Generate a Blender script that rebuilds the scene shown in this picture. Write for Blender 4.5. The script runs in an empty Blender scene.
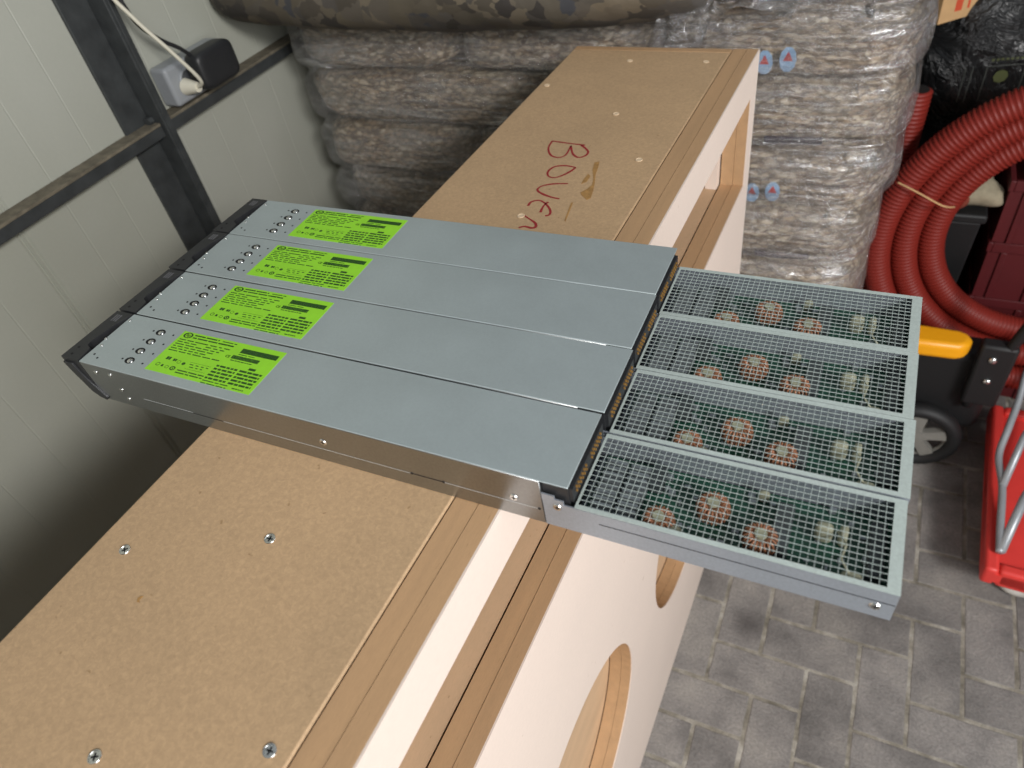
import bpy, bmesh, math, random
from mathutils import Vector, Matrix, noise
random.seed(4)
PI = math.pi
T = 1.361                      # height of the module tops above the floor
BT = 1.3093                    # height of the wooden box top
col = bpy.context.scene.collection
sc = bpy.context.scene

# ------------------------------------------------------------------ helpers
class MB:
    def __init__(s): s.v = []; s.f = []
    def add(s, vs, fs):
        n = len(s.v); s.v += [tuple(v) for v in vs]; s.f += [[i + n for i in f] for f in fs]; return s
    def box(s, x0, x1, y0, y1, z0, z1):
        vs = [(x, y, z) for z in (z0, z1) for y in (y0, y1) for x in (x0, x1)]
        return s.add(vs, [[0,2,3,1],[4,5,7,6],[0,1,5,4],[2,6,7,3],[0,4,6,2],[1,3,7,5]])
    def prism(s, poly, z0, z1):            # polygon in xy, extruded along z
        a = sum(poly[i][0]*poly[(i+1)%len(poly)][1]-poly[(i+1)%len(poly)][0]*poly[i][1] for i in range(len(poly)))
        if a < 0: poly = poly[::-1]
        n = len(poly)
        vs = [(x, y, z0) for x, y in poly] + [(x, y, z1) for x, y in poly]
        return s.add(vs, [list(range(n))[::-1], list(range(n, 2*n))] + [[i, (i+1) % n, n+(i+1) % n, n+i] for i in range(n)])
    def tube(s, pts, r, seg=10, caps=True, rad=None, flat=1.0):
        pts = [Vector(p) for p in pts]; n = len(pts); rings = []
        t0 = (pts[1]-pts[0]).normalized()
        up = Vector((0, 0, 1)) if abs(t0.z) < .9 else Vector((1, 0, 0))
        a = t0.cross(up).normalized()
        base = len(s.v)
        for i, p in enumerate(pts):
            t = ((pts[min(i+1, n-1)]-pts[max(i-1, 0)])).normalized()
            a = (a - t*a.dot(t)).normalized(); b = t.cross(a)
            rr = rad[i] if rad else r
            for k in range(seg):
                q = 2*PI*k/seg
                s.v.append(tuple(p + a*math.cos(q)*rr + b*math.sin(q)*rr*flat))
        for i in range(n-1):
            for k in range(seg):
                s.f.append([base+i*seg+k, base+i*seg+(k+1) % seg, base+(i+1)*seg+(k+1) % seg, base+(i+1)*seg+k])
        if caps:
            s.f.append([base+k for k in range(seg)][::-1]); s.f.append([base+(n-1)*seg+k for k in range(seg)])
        return s
    def cyl(s, p0, p1, r, seg=20, r2=None):
        return s.tube([p0, p1], r, seg, rad=[r, r if r2 is None else r2])
    def ellip(s, c, r, nu=16, nv=10, v0=0.0):
        base = len(s.v); c = Vector(c)
        for j in range(nv+1):
            ph = v0 + (PI-v0)*j/nv
            for i in range(nu):
                th = 2*PI*i/nu
                s.v.append((c.x+r[0]*math.sin(ph)*math.cos(th), c.y+r[1]*math.sin(ph)*math.sin(th), c.z+r[2]*math.cos(ph)))
        for j in range(nv):
            for i in range(nu):
                s.f.append([base+j*nu+i, base+(j+1)*nu+i, base+(j+1)*nu+(i+1) % nu, base+j*nu+(i+1) % nu])
        return s
    def ring(s, c, R, r, nu=28, nv=8, axis='z'):
        pts = []
        base = len(s.v)
        for i in range(nu):
            th = 2*PI*i/nu
            for j in range(nv):
                ph = 2*PI*j/nv
                q = (R+r*math.cos(ph)); x, y, z = q*math.cos(th), q*math.sin(th), r*math.sin(ph)
                if axis == 'y': x, y, z = x, z, y
                if axis == 'x': x, y, z = z, x, y
                s.v.append((c[0]+x, c[1]+y, c[2]+z))
        for i in range(nu):
            for j in range(nv):
                s.f.append([base+i*nv+j, base+i*nv+(j+1) % nv, base+((i+1) % nu)*nv+(j+1) % nv, base+((i+1) % nu)*nv+j])
        return s
    def build(s, name, mat, parent=None, smooth=False, bevel=0, bseg=2, xf=None):
        me = bpy.data.meshes.new(name); me.from_pydata(s.v, [], s.f)
        if xf: me.transform(xf)
        bm = bmesh.new(); bm.from_mesh(me); bmesh.ops.recalc_face_normals(bm, faces=bm.faces); bm.to_mesh(me); bm.free()
        return link(name, me, mat, parent, smooth, bevel, bseg)

def link(name, me, mat, parent=None, smooth=False, bevel=0, bseg=2):
    o = bpy.data.objects.new(name, me); col.objects.link(o)
    if mat: me.materials.append(mat)
    for p in me.polygons: p.use_smooth = bool(smooth)
    if smooth:
        if smooth == 'auto':
            try: me.set_sharp_from_angle(angle=math.radians(35))
            except Exception: pass
    if bevel:
        m = o.modifiers.new('bevel', 'BEVEL'); m.width = bevel; m.segments = bseg; m.limit_method = 'ANGLE'; m.angle_limit = math.radians(40)
        m.harden_normals = False
        for p in me.polygons: p.use_smooth = True
        try: me.set_sharp_from_angle(angle=math.radians(30))
        except Exception: pass
    if parent: o.parent = parent
    return o

def tag(o, label=None, cat=None, group=None, kind=None):
    if label: o['label'] = label
    if cat: o['category'] = cat
    if group: o['group'] = group
    if kind: o['kind'] = kind
    return o
def empty(name, loc=(0, 0, 0), rot=(0, 0, 0)):
    o = bpy.data.objects.new(name, None); o.location = loc; o.rotation_euler = rot; o.empty_display_size = .05
    col.objects.link(o); return o
def copy_tree(o, parent=None):
    c = o.copy(); col.objects.link(c)
    if parent: c.parent = parent
    for ch in [x for x in list(bpy.data.objects) if x.parent == o]: copy_tree(ch, c)
    return c
def frame_solid(outer, holes, t):
    """flat outline (a,b) with holes, thickness t, as mesh in local xy plane z 0..t"""
    cu = bpy.data.curves.new('c', 'CURVE'); cu.dimensions = '2D'; cu.fill_mode = 'BOTH'; cu.extrude = t/2
    for L in [outer]+holes:
        sp = cu.splines.new('POLY'); sp.points.add(len(L)-1)
        for i, (a, b) in enumerate(L): sp.points[i].co = (a, b, 0, 1)
        sp.use_cyclic_u = True
    o = bpy.data.objects.new('tmp', cu); col.objects.link(o)
    dg = bpy.context.evaluated_depsgraph_get(); dg.update()
    me = bpy.data.meshes.new_from_object(o.evaluated_get(dg))
    bpy.data.objects.remove(o); bpy.data.curves.remove(cu); me.materials.clear()
    return me
def text_mesh(txt, size, bold=0.0):
    cu = bpy.data.curves.new('t', 'FONT'); cu.body = txt; cu.size = size; cu.align_x = 'CENTER'; cu.align_y = 'CENTER'; cu.offset = bold; cu.extrude = .00003
    o = bpy.data.objects.new('tmp', cu); col.objects.link(o)
    dg = bpy.context.evaluated_depsgraph_get(); dg.update()
    me = bpy.data.meshes.new_from_object(o.evaluated_get(dg))
    vs = [tuple(v.co) for v in me.vertices]; fs = [list(p.vertices) for p in me.polygons]
    bpy.data.objects.remove(o); bpy.data.curves.remove(cu); bpy.data.meshes.remove(me)
    return vs, fs

# ------------------------------------------------------------------ materials
def lin(c):
    return tuple(((x/255)/12.92 if x/255 <= .04045 else ((x/255+.055)/1.055)**2.4) for x in c)+(1,)
def base(name):
    m = bpy.data.materials.new(name); m.use_nodes = True; nt = m.node_tree
    return m, nt, nt.nodes['Principled BSDF']
def N(nt, t, **k):
    n = nt.nodes.new(t)
    for a, b in k.items():
        if a in n.inputs: n.inputs[a].default_value = b
        else: setattr(n, a, b)
    return n
def coords(nt, scale=(1, 1, 1), rot=(0, 0, 0), kind='Object'):
    tc = N(nt, 'ShaderNodeTexCoord'); mp = N(nt, 'ShaderNodeMapping')
    mp.inputs['Scale'].default_value = scale; mp.inputs['Rotation'].default_value = rot
    nt.links.new(tc.outputs[kind], mp.inputs['Vector']); return mp.outputs['Vector']
def ramp(nt, fac, stops):
    r = N(nt, 'ShaderNodeValToRGB'); e = r.color_ramp.elements
    while len(e) < len(stops): e.new(.5)
    for i, (p, c) in enumerate(stops): e[i].position = p; e[i].color = c if len(c) == 4 else lin(c)
    nt.links.new(fac, r.inputs['Fac']); return r.outputs['Color']
def noisetex(nt, vec, scale, detail=3, rough=.5, dist=0):
    n = N(nt, 'ShaderNodeTexNoise'); n.inputs['Scale'].default_value = scale; n.inputs['Detail'].default_value = detail
    n.inputs['Roughness'].default_value = rough; n.inputs['Distortion'].default_value = dist
    nt.links.new(vec, n.inputs['Vector']); return n.outputs['Fac']
def mix(nt, fac, a, b, mode='MIX'):
    m = N(nt, 'ShaderNodeMix', data_type='RGBA', blend_type=mode)
    for s_, v in ((m.inputs[0], fac), (m.inputs[6], a), (m.inputs[7], b)):
        if hasattr(v, 'links'): nt.links.new(v, s_)
        else: s_.default_value = v
    return m.outputs[2]
def bump(nt, bs, h, strength, dist=.001):
    b = N(nt, 'ShaderNodeBump'); b.inputs['Strength'].default_value = strength; b.inputs['Distance'].default_value = dist
    nt.links.new(h, b.inputs['Height']); nt.links.new(b.outputs['Normal'], bs.inputs['Normal'])
def plain(name, c, rough=.5, metal=0, var=.0, scale=40, bmp=0, coat=0):
    m, nt, bs = base(name)
    bs.inputs['Roughness'].default_value = rough; bs.inputs['Metallic'].default_value = metal
    if coat: bs.inputs['Coat Weight'].default_value = coat
    L = lin(c); v = coords(nt); nf = noisetex(nt, v, scale, 4, .6)
    a = tuple(x*(1-var) for x in L[:3])+(1,); b = tuple(min(1, x*(1+var)) for x in L[:3])+(1,)
    nt.links.new(ramp(nt, nf, [(.3, a), (.7, b)]), bs.inputs['Base Color'])
    if bmp: bump(nt, bs, nf, bmp)
    return m

def m_mdf(name, c, dark=.82, grain=(1, 1, 1), fib=1.0, blotch=1.0):
    m, nt, bs = base(name); bs.inputs['Roughness'].default_value = .62; bs.inputs['Specular IOR Level'].default_value = .35
    L = lin(c)[:3]
    v = coords(nt, grain)
    f1 = noisetex(nt, v, 260, 4, .75, .6); f2 = noisetex(nt, v, 9, 3, .55); f3 = noisetex(nt, v, 150, 1, .5)
    c1 = ramp(nt, f1, [(.28, tuple(x*dark for x in L)+(1,)), (.5, L+(1,)), (.74, tuple(min(1, x*(1+.28*fib)) for x in L)+(1,))])
    c2 = mix(nt, .55*blotch, c1, ramp(nt, f2, [(.3, (.80, .80, .80, 1)), (.7, (1.08, 1.06, 1.04, 1))]), 'MULTIPLY')
    c3 = mix(nt, 1.0, c2, ramp(nt, f3, [(.19, (.72, .68, .6, 1)), (.24, (1, 1, 1, 1))]), 'MULTIPLY')
    nt.links.new(c3, bs.inputs['Base Color']); bump(nt, bs, f1, .15, .0004)
    return m
MDF = m_mdf('mdf_board', (186, 156, 121), .86, fib=.7, blotch=.7)
MDF_EDGE = m_mdf('mdf_edge', (184, 149, 112), .9, (6, .5, 6), .3)
MDF_IN = m_mdf('mdf_inside', (204, 172, 138), .93, (3, .6, 3), .2)
PLY = m_mdf('birch_face', (224, 208, 196), .97, (4, .6, .6), .1, .25)
def m_galv(name, c, rough, metal, gr=1.0):
    m, nt, bs = base(name); L = lin(c)[:3]
    v = coords(nt, (1, 1, 1)); f = noisetex(nt, v, 420, 3, .7); g = noisetex(nt, v, 14, 3, .55)
    c1 = ramp(nt, f, [(.3, tuple(x*(1-.1*gr) for x in L)+(1,)), (.7, tuple(x*(1+.08*gr) for x in L)+(1,))])
    c2 = mix(nt, .6, c1, ramp(nt, g, [(.3, (.9, .9, .9, 1)), (.7, (1.05, 1.05, 1.05, 1))]), 'MULTIPLY')
    nt.links.new(c2, bs.inputs['Base Color']); bs.inputs['Metallic'].default_value = metal
    r = N(nt, 'ShaderNodeMapRange'); r.inputs['To Min'].default_value = rough-.05; r.inputs['To Max'].default_value = rough+.08
    nt.links.new(g, r.inputs['Value']); nt.links.new(r.outputs['Result'], bs.inputs['Roughness'])
    bump(nt, bs, f, .06*gr, .0002)
    return m
GALV = m_galv('galvanised_sheet', (160, 162, 162), .31, .97)
GALV_MESH = m_galv('perforated_sheet', (196, 208, 203), .5, .3)
GALV_TRAY = m_galv('galvanised_tray', (172, 180, 190), .36, .6)  # bluish base colour stands in for sky reflected by the tray
GALV_TOP = m_galv('galvanised_top', (188, 199, 200), .42, .55, .35)  # lighter copy of the sheet, brighter light on top put into its colour
CHROME = plain('bright_steel', (225, 225, 222), .25, 1)
BLACKP = plain('black_plastic', (38, 39, 41), .45, 0, .1, 200)
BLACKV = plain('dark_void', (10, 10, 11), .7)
GOLD = plain('gold_pins', (168, 128, 68), .4, .5)
GREENL = plain('label_green', (150, 220, 45), .5, 0, .05, 60)
PRINT = plain('label_print', (35, 75, 20), .6)
PCB = plain('circuit_green', (20, 66, 50), .45, 0, .3, 120)
COPPER = plain('copper_winding', (160, 108, 78), .4, .25, .2, 500)
CREAM = plain('cream_plastic', (150, 150, 128), .5, 0, .1, 200)
SEAMD = plain('seam_dark', (28, 28, 30), .6)
SEAML = plain('seam_bright', (225, 228, 228), .35, .6)
DARKC2 = plain('aluminium_fins', (135, 142, 146), .4, .5, .2, 120)
DARKC = plain('dark_component', (60, 66, 68), .4, 0, .3, 90)
STEEL_D = plain('dark_painted_steel', (62, 65, 66), .5, .1, .25, 30, .1)
DUSTY = plain('dusty_painted_steel', (112, 105, 90), .8, 0, .35, 60, .2)
RED_HOSE = None

# ------------------------------------------------------------------ wall, floor, back
m, nt, bs = base('panel_wall'); v = coords(nt); f = noisetex(nt, v, 2.2, 3, .5); f2 = noisetex(nt, v, 150, 2, .5)
nt.links.new(mix(nt, .5, ramp(nt, f, [(.3, lin((168, 170, 158))), (.7, lin((180, 182, 172)))]), ramp(nt, f2, [(.3, (.95, .95, .95, 1)), (.7, (1, 1, 1, 1))]), 'MULTIPLY'), bs.inputs['Base Color'])
bs.inputs['Roughness'].default_value = .45; WALL = m
XW = -.70
prof = [(-1.6, 0)]
y = .351 - .103*18
k = 0
while y < 2.3:
    if y > -1.55:
        if (k-18) % 9 == 0: prof += [(y-.009, 0), (y-.006, .005), (y-.003, .005), (y-.002, .001), (y+.001, .001), (y+.003, .006), (y+.006, .006), (y+.009, 0)]
        else: prof += [(y-.0018, 0), (y-.0006, .0006), (y+.0006, .0006), (y+.0018, 0)]
    y += .103; k += 1
prof += [(2.35, 0)]
mb = MB()
poly = [(XW-d, yy) for yy, d in prof]+[(XW-.05, 2.35), (XW-.05, -1.6)]
mb.prism(poly, 0, 2.9)
wl = mb.build('wall_left', WALL); tag(wl, kind='structure')
DARKW = plain('dark_wall', (70, 68, 66), .8, 0, .2, 4)
wb = MB().box(XW-.05, 3.2, 2.36, 2.42, 0, 2.9).build('wall_back', DARKW); tag(wb, kind='structure')

# floor: herringbone concrete pavers in sandy joints
m, nt, bs = base('paver_concrete'); v = coords(nt)
f1 = noisetex(nt, v, 7, 4, .6); f2 = noisetex(nt, v, 160, 4, .7); f3 = noisetex(nt, v, 1.7, 2, .5)
at = N(nt, 'ShaderNodeAttribute', attribute_name='tint')
c1 = ramp(nt, f1, [(.3, lin((104, 101, 99))), (.5, lin((134, 130, 127))), (.72, lin((156, 151, 145)))])
c2 = mix(nt, .8, c1, ramp(nt, f2, [(.3, (.60, .60, .60, 1)), (.7, (1.15, 1.15, 1.15, 1))]), 'MULTIPLY')
c3 = mix(nt, 1.0, c2, at.outputs['Color'], 'MULTIPLY')
# round oil stain
sep = N(nt, 'ShaderNodeVectorMath', operation='DISTANCE'); nt.links.new(v, sep.inputs[0]); sep.inputs[1].default_value = (.609, .673, 0)
c4 = mix(nt, 1.0, c3, ramp(nt, sep.outputs['Value'], [(.012, (.5, .49, .5, 1)), (.055, (1, 1, 1, 1))]), 'MULTIPLY')
nt.links.new(c4, bs.inputs['Base Color']); bs.inputs['Roughness'].default_value = .85; bump(nt, bs, f2, .8, .003); PAVER = m
m, nt, bs = base('joint_sand'); v = coords(nt); f1 = noisetex(nt, v, 18, 4, .6); f2 = noisetex(nt, v, 300, 3, .6)
c = mix(nt, .7, ramp(nt, f1, [(.3, lin((98, 93, 82))), (.5, lin((140, 134, 122))), (.7, lin((180, 175, 165)))]), ramp(nt, f2, [(.3, (.7, .7, .7, 1)), (.7, (1.1, 1.1, 1.1, 1))]), 'MULTIPLY')
nt.links.new(c, bs.inputs['Base Color']); bs.inputs['Roughness'].default_value = .95; bump(nt, bs, f2, .6, .003); SAND = m
a = .1078; X0, Y0 = .541, .497
mb = MB(); tints = []
def paver(x0, x1, y0, y1):
    g = .0018+random.random()*.0014; e = .0035; t = .82+.28*random.random()
    x0 += g; x1 -= g; y0 += g; y1 -= g
    def ringp(d, z, n=5):
        out = []
        cs = [(x0+d, y0+d), (x1-d, y0+d), (x1-d, y1-d), (x0+d, y1-d)]
        for i in range(4):
            (ax, ay), (bx_, by_) = cs[i], cs[(i+1) % 4]
            for q in range(n):
                px, py = ax+(bx_-ax)*q/n, ay+(by_-ay)*q/n
                w = noise.noise(Vector((px*45, py*45, 3)))*.0022
                out.append((px+w, py+w*.8, z))
        return out
    A, B, C_ = ringp(0, -.012), ringp(.0008, -.0025), ringp(e, -noise.noise(Vector((x0*9, y0*9, 1)))*.0006)
    n = len(A); b0 = len(mb.v); mb.v += A+B+C_
    for i in range(n):
        j = (i+1) % n
        mb.f.append([b0+i, b0+j, b0+n+j, b0+n+i]); mb.f.append([b0+n+i, b0+n+j, b0+2*n+j, b0+2*n+i])
    mb.f.append([b0+2*n+i for i in range(n)])
    tints.extend([t]*(3*n))
for i in range(-12, 17):
    for j in range(-14, 18):
        kx = (i-j) % 4; x = X0+i*a; yy = Y0+j*(a*.985)
        aa = a*.985
        if kx == 0: paver(x, x+2*a, yy, yy+aa)
        elif kx == 2: paver(x, x+a, yy-aa, yy+aa)
fl = mb.build('floor', PAVER, smooth='auto'); tag(fl, kind='structure')
ca = fl.data.color_attributes.new('tint', 'FLOAT_COLOR', 'POINT')
for i, t in enumerate(tints): ca.data[i].color = (t, t*.995, t*.985, 1)
js = MB().box(XW-.05, 3.2, -1.6, 2.42, -.05, -.0015).build('joint_sand', SAND, fl)

# steel column and rail on the wall
cb = empty('steel_column', (XW, .70, 0)); tag(cb, 'dark grey painted steel angle column standing against the panel wall', 'column')
MB().box(0.0, .008, -.062, .0, 0, 2.85).build('wall_flange', STEEL_D, cb, bevel=.0015)
MB().box(0.0, .050, 0, .008, 0, 2.85).build('web', STEEL_D, cb, bevel=.0015)
MB().box(.044, .050, .008, .020, 0, 2.85).build('outer_flange', STEEL_D, cb, bevel=.0015)
def rail(y0, y1, lab):
    r = empty('wall_rail', (XW, (y0+y1)/2, 1.2)); h = (y1-y0)/2
    MB().box(.001, .040, -h, h, .034, .040).build('top_flange', DUSTY, r, bevel=.001)
    MB().box(.034, .040, -h, h, .012, .034).build('front_flange', STEEL_D, r, bevel=.001)
    tag(r, lab, 'rail', 'steel rails along the panel wall')
    return r
r1 = rail(-1.5, .698, 'horizontal dark steel rail with a dusty top, left of the column')
r2 = rail(.71, 2.3, 'horizontal dark steel rail under the wall socket, right of the column')
b = MB().cyl((.02, -.0, 0), (.02, -.012, 0), .009, 6); bo = b.build('bolt', STEEL_D, r1); bo.location = (0, 1.099, .045)

# wall socket with plugs and cords
GREYP = plain('grey_plastic', (152, 156, 160), .4, 0, .04)
sk = empty('wall_socket', (XW, .845, 1.283)); tag(sk, 'grey double surface wall socket resting above the rail beside the column', 'socket')
MB().box(0, .046, -.088, .088, -.038, .040).build('housing', GREYP, sk, bevel=.008, bseg=4)
for yy in (-.038, .04):
    mm = MB().ring((0.047, yy, 0), .022, .003, 28, 8, 'x').build('outlet', GREYP, sk, smooth=True)
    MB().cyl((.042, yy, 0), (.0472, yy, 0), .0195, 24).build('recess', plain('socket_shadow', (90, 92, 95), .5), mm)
pg = empty('power_adapter', (XW+.050, .856, 1.297)); tag(pg, 'bulky black power adapter plugged into the right half of the grey socket', 'adapter')
def blob_box(hx, hy, hz, e=.5, nu=32, nv=20):
    mb = MB()
    def sg(v, p): return math.copysign(abs(v)**p, v)
    for j in range(nv+1):
        ph = -PI/2+PI*j/nv
        for i in range(nu):
            th = 2*PI*i/nu
            mb.v.append((hx*sg(math.cos(ph), e)*sg(math.cos(th), e), hy*sg(math.cos(ph), e)*sg(math.sin(th), e), hz*sg(math.sin(ph), e)))
    for j in range(nv):
        for i in range(nu):
            mb.f.append([j*nu+i, j*nu+(i+1) % nu, (j+1)*nu+(i+1) % nu, (j+1)*nu+i])
    return mb
adp = blob_box(.024, .056, .038, .4); adp.build('body', BLACKP, pg, smooth=True, xf=Matrix.Translation((.028, 0, 0)))
def smoothpath(P, n=8):
    P = [Vector(p) for p in P]; out = []
    for i in range(len(P)-1):
        p0, p1, p2, p3 = P[max(i-1, 0)], P[i], P[i+1], P[min(i+2, len(P)-1)]
        for k in range(n):
            t = k/n
            out.append(.5*((2*p1)+(-p0+p2)*t+(2*p0-5*p1+4*p2-p3)*t*t+(-p0+3*p1-3*p2+p3)*t**3))
    out.append(P[-1]); return out
MB().tube(smoothpath([(.025, -.040, .030), (.025, -.062, .055), (.02, -.095, .085), (.015, -.125, .13), (.01, -.135, .22), (.01, -.138, .32), (.0, -.138, .6)]), .0042, 8).build('cord', BLACKP, pg, smooth=True)
WHITEC = plain('white_cord', (222, 218, 200), .5)
wp = empty('white_plug', (XW+.048, .792, 1.275)); tag(wp, 'white plug with a long white cord in the left outlet of the grey socket', 'plug')
MB().cyl((0, 0, 0), (.034, 0, 0), .017, 20, .010).build('body', WHITEC, wp, smooth='auto')
MB().tube(smoothpath([(.032, 0, 0), (.06, -.01, .02), (.055, -.045, .09), (.04, -.078, .16), (.03, -.105, .24), (.02, -.108, .4), (.0, -.108, .65)]), .0038, 8).build('cord', WHITEC, wp, smooth=True)

# ------------------------------------------------------------------ wooden box
YAW = -.0285; BX = .4456; BW = .3076; VF = .9256; VN = -.75; BH = BT
box = empty('wooden_box', (BX, 0, 0), (0, 0, YAW))
tag(box, 'tall narrow brown fibreboard box with pale front and round cutouts, carrying the metal modules', 'box')
def circ(cv, cz, r, n=64): return [(cv+r*math.cos(2*PI*i/n), cz+r*math.sin(2*PI*i/n)) for i in range(n)]
outer = [(VN, 0), (VF, 0), (VF, BH), (VN, BH)]
slot = [(-.55, 1.092), (.905, 1.092), (.868, 1.2495), (-.55, 1.2495)]
slot = [(-.55, 1.094), (.888, 1.094), (.888, 1.2495), (-.55, 1.2495)]
holes = [slot, circ(.02, .56, .225), circ(.60, .56, .222), circ(-.56+.03, .56, .16)]
def upright(me, u1):     # local (a,b,z) -> (u1+z, v, height)
    me.transform(Matrix(((0, 0, 1, u1), (1, 0, 0, 0), (0, 1, 0, 0), (0, 0, 0, 1)))); return me
t = .0018
me = upright(frame_solid(outer, holes, t), -t/2); link('front_facing', me, PLY, box)
me = upright(frame_solid(outer, holes, .0172), -t-.0086); link('front_panel', me, MDF_EDGE, box)
me = upright(frame_solid([(VN+.02, 0.02), (VF-.0002, .02), (VF-.0002, BH-.0004), (VN+.02, BH-.0004)], [[(-.53, 1.0935), (.886, 1.0935), (.886, 1.25), (-.53, 1.25)]]+holes[1:], .0205), -.0195-.01025)
link('inner_frame', me, MDF_EDGE, box)
U1 = -.0415
mb = MB().box(-BW, U1, VN, VF-.0155, BH-.018, BH); mb.build('top_panel', MDF, box, bevel=.0022, bseg=2)
MB().box(-BW, U1, VF-.0145, VF, BH-.018, BH-.0006).build('end_strip', MDF_EDGE, box, bevel=.0008)
MB().box(-BW, -BW+.018, VN, VF, 0, BH-.0185).build('back_panel', MDF_IN, box)
MB().box(-BW+.0185, U1, VF-.018, VF, 0, BH-.0185).build('end_panel', PLY, box)
MB().box(-BW+.0185, U1, VN, VN+.018, 0, BH-.0185).build('end_panel', MDF_IN, box)
MB().box(-BW+.0185, -.0425, VN+.0185, VF-.0185, 1.074, 1.092).build('shelf', MDF_IN, box)
MB().box(-BW+.0185, U1, VN+.0185, VF-.0185, 0, .018).build('bottom_panel', MDF_IN, box)
MB().box(-.057, -.042, VN+.0185, VF-.0185, .0185, 1.0735).build('inner_board', MDF_IN, box)
MB().box(-BW+.0185, -.0575, .31, .328, .0185, 1.0735).build('divider', MDF_IN, box)
MB().box(-BW+.0185, -.0575, -.27, -.252, .0185, 1.0735).build('divider', MDF_IN, box)
MB().box(-.062, -.0425, .868, VF-.019, 1.0925, BH-.019).build('corner_batten', PLY, box)
FILLER = plain('pale_filler', (214, 190, 158), .6, 0, .1, 300)
# screws in the top panel
for (u, v_) in [(-.1634, -.0877), (-.2755, -.1399), (-.1654, -.264), (-.0573, -.2146), (-.1913, .8657), (-.0695, .8696), (-.0723, .553), (-.1478, .6773), (-.168, .3964), (-.293, .7614)]:
    s_ = MB().cyl((0, 0, 0), (0, 0, .0005), .0042, 16); s_.ring((0, 0, .0004), .0042, .0006, 16, 6)
    if v_ > .3:
        so = s_.build('screw', FILLER, box, smooth='auto'); so.location = (u, v_, BH); continue
    so = s_.build('screw', CHROME, box, smooth='auto'); so.location = (u, v_, BH)
    c_ = MB(); r_ = random.random()
    for q in (r_, r_+PI/2):
        dx, dy = .0026*math.cos(q), .0026*math.sin(q); nx, ny = -.0006*math.sin(q), .0006*math.cos(q)
        c_.prism([(dx+nx, dy+ny), (-dx+nx, -dy+ny), (-dx-nx, -dy-ny), (dx-nx, dy-ny)], .0005, .0007)
    c_.build('screw_recess', SEAMD, so)
# red handwriting and stains
REDM = plain('red_marker', (150, 38, 42), .6, 0, .15, 300)
STAIN = plain('brown_stain', (168, 128, 76), .5, 0, .25, 120)
def stroke(mb, pts, w=.0019, z=.0003):
    pts = smoothpath([(p[0], p[1], 0) for p in pts], 5); n = len(pts); b0 = len(mb.v)
    for i, p in enumerate(pts):
        d = pts[min(i+1, n-1)]-pts[max(i-1, 0)]; d = Vector((-d.y, d.x, 0)).normalized()*w*(.75+.35*noise.noise(Vector((p.x*60, p.y*60, 0))))
        mb.v += [(p.x+d.x, p.y+d.y, z), (p.x-d.x, p.y-d.y, z)]
    for i in range(n-1): mb.f.append([b0+2*i, b0+2*i+1, b0+2*i+3, b0+2*i+2])
LET = [[[-0.2077, 0.5848], [-0.1818, 0.5818], [-0.1571, 0.5801]],
 [[-0.2077, 0.5848], [-0.2048, 0.5645], [-0.1934, 0.5462], [-0.1811, 0.5416], [-0.1731, 0.5495], [-0.1759, 0.5758]],
 [[-0.1759, 0.5758], [-0.1652, 0.5552], [-0.1537, 0.5462], [-0.1459, 0.5518], [-0.1458, 0.5627], [-0.1541, 0.5725], [-0.1624, 0.5793]],
 [[-0.1465, 0.5198], [-0.1618, 0.5222], [-0.1751, 0.5169], [-0.1788, 0.5037], [-0.1734, 0.4924], [-0.1637, 0.4901], [-0.1559, 0.4976], [-0.1497, 0.5089], [-0.1465, 0.5198]],
 [[-0.1407, 0.4792], [-0.1593, 0.4749], [-0.172, 0.4666], [-0.173, 0.4566], [-0.1621, 0.4491], [-0.1483, 0.4443], [-0.1371, 0.4427]],
 [[-0.1691, 0.4196], [-0.1691, 0.4288], [-0.1609, 0.4342], [-0.1501, 0.429], [-0.1385, 0.4168], [-0.1346, 0.4069], [-0.1385, 0.4025]],
 [[-0.1477, 0.4332], [-0.1498, 0.4235], [-0.1478, 0.4087]],
 [[-0.1657, 0.3985], [-0.1544, 0.3921], [-0.1442, 0.3855], [-0.1401, 0.3778], [-0.1443, 0.3745], [-0.1532, 0.376], [-0.1595, 0.3719]]]
mb = MB()
for L_ in LET: stroke(mb, L_)
o = mb.build('handwriting', REDM, box); o.location = (0, 0, BH); o['label'] = 'red felt pen lettering'
ST = [[[-0.1271, 0.537], [-0.1216, 0.5409], [-0.1179, 0.5269], [-0.1142, 0.5071], [-0.1081, 0.4884], [-0.103, 0.4701], [-0.0997, 0.452], [-0.1029, 0.447], [-0.1138, 0.4567], [-0.1169, 0.4618], [-0.1117, 0.4723], [-0.1094, 0.4824], [-0.1134, 0.4973], [-0.1225, 0.5178]],
 [[-0.1243, 0.5074], [-0.1191, 0.5022], [-0.119, 0.4884], [-0.1237, 0.4816], [-0.1251, 0.4932]], [[-0.1193, 0.4371], [-0.1171, 0.4383], [-0.1097, 0.3965], [-0.1118, 0.3978]]]
for L_ in ST: o = MB().prism([tuple(p) for p in L_], .0001, .0003).build('stain', STAIN, box); o.location = (0, 0, BH)
mb = MB()
mb.prism([(-.2285, -.166), (-.2262, -.1652), (-.2268, -.1690), (-.2245, -.1702), (-.2275, -.1708), (-.2295, -.168)], .0001, .0003)
o = mb.build('stain', STAIN, box); o.location = (0, 0, BH)

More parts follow.
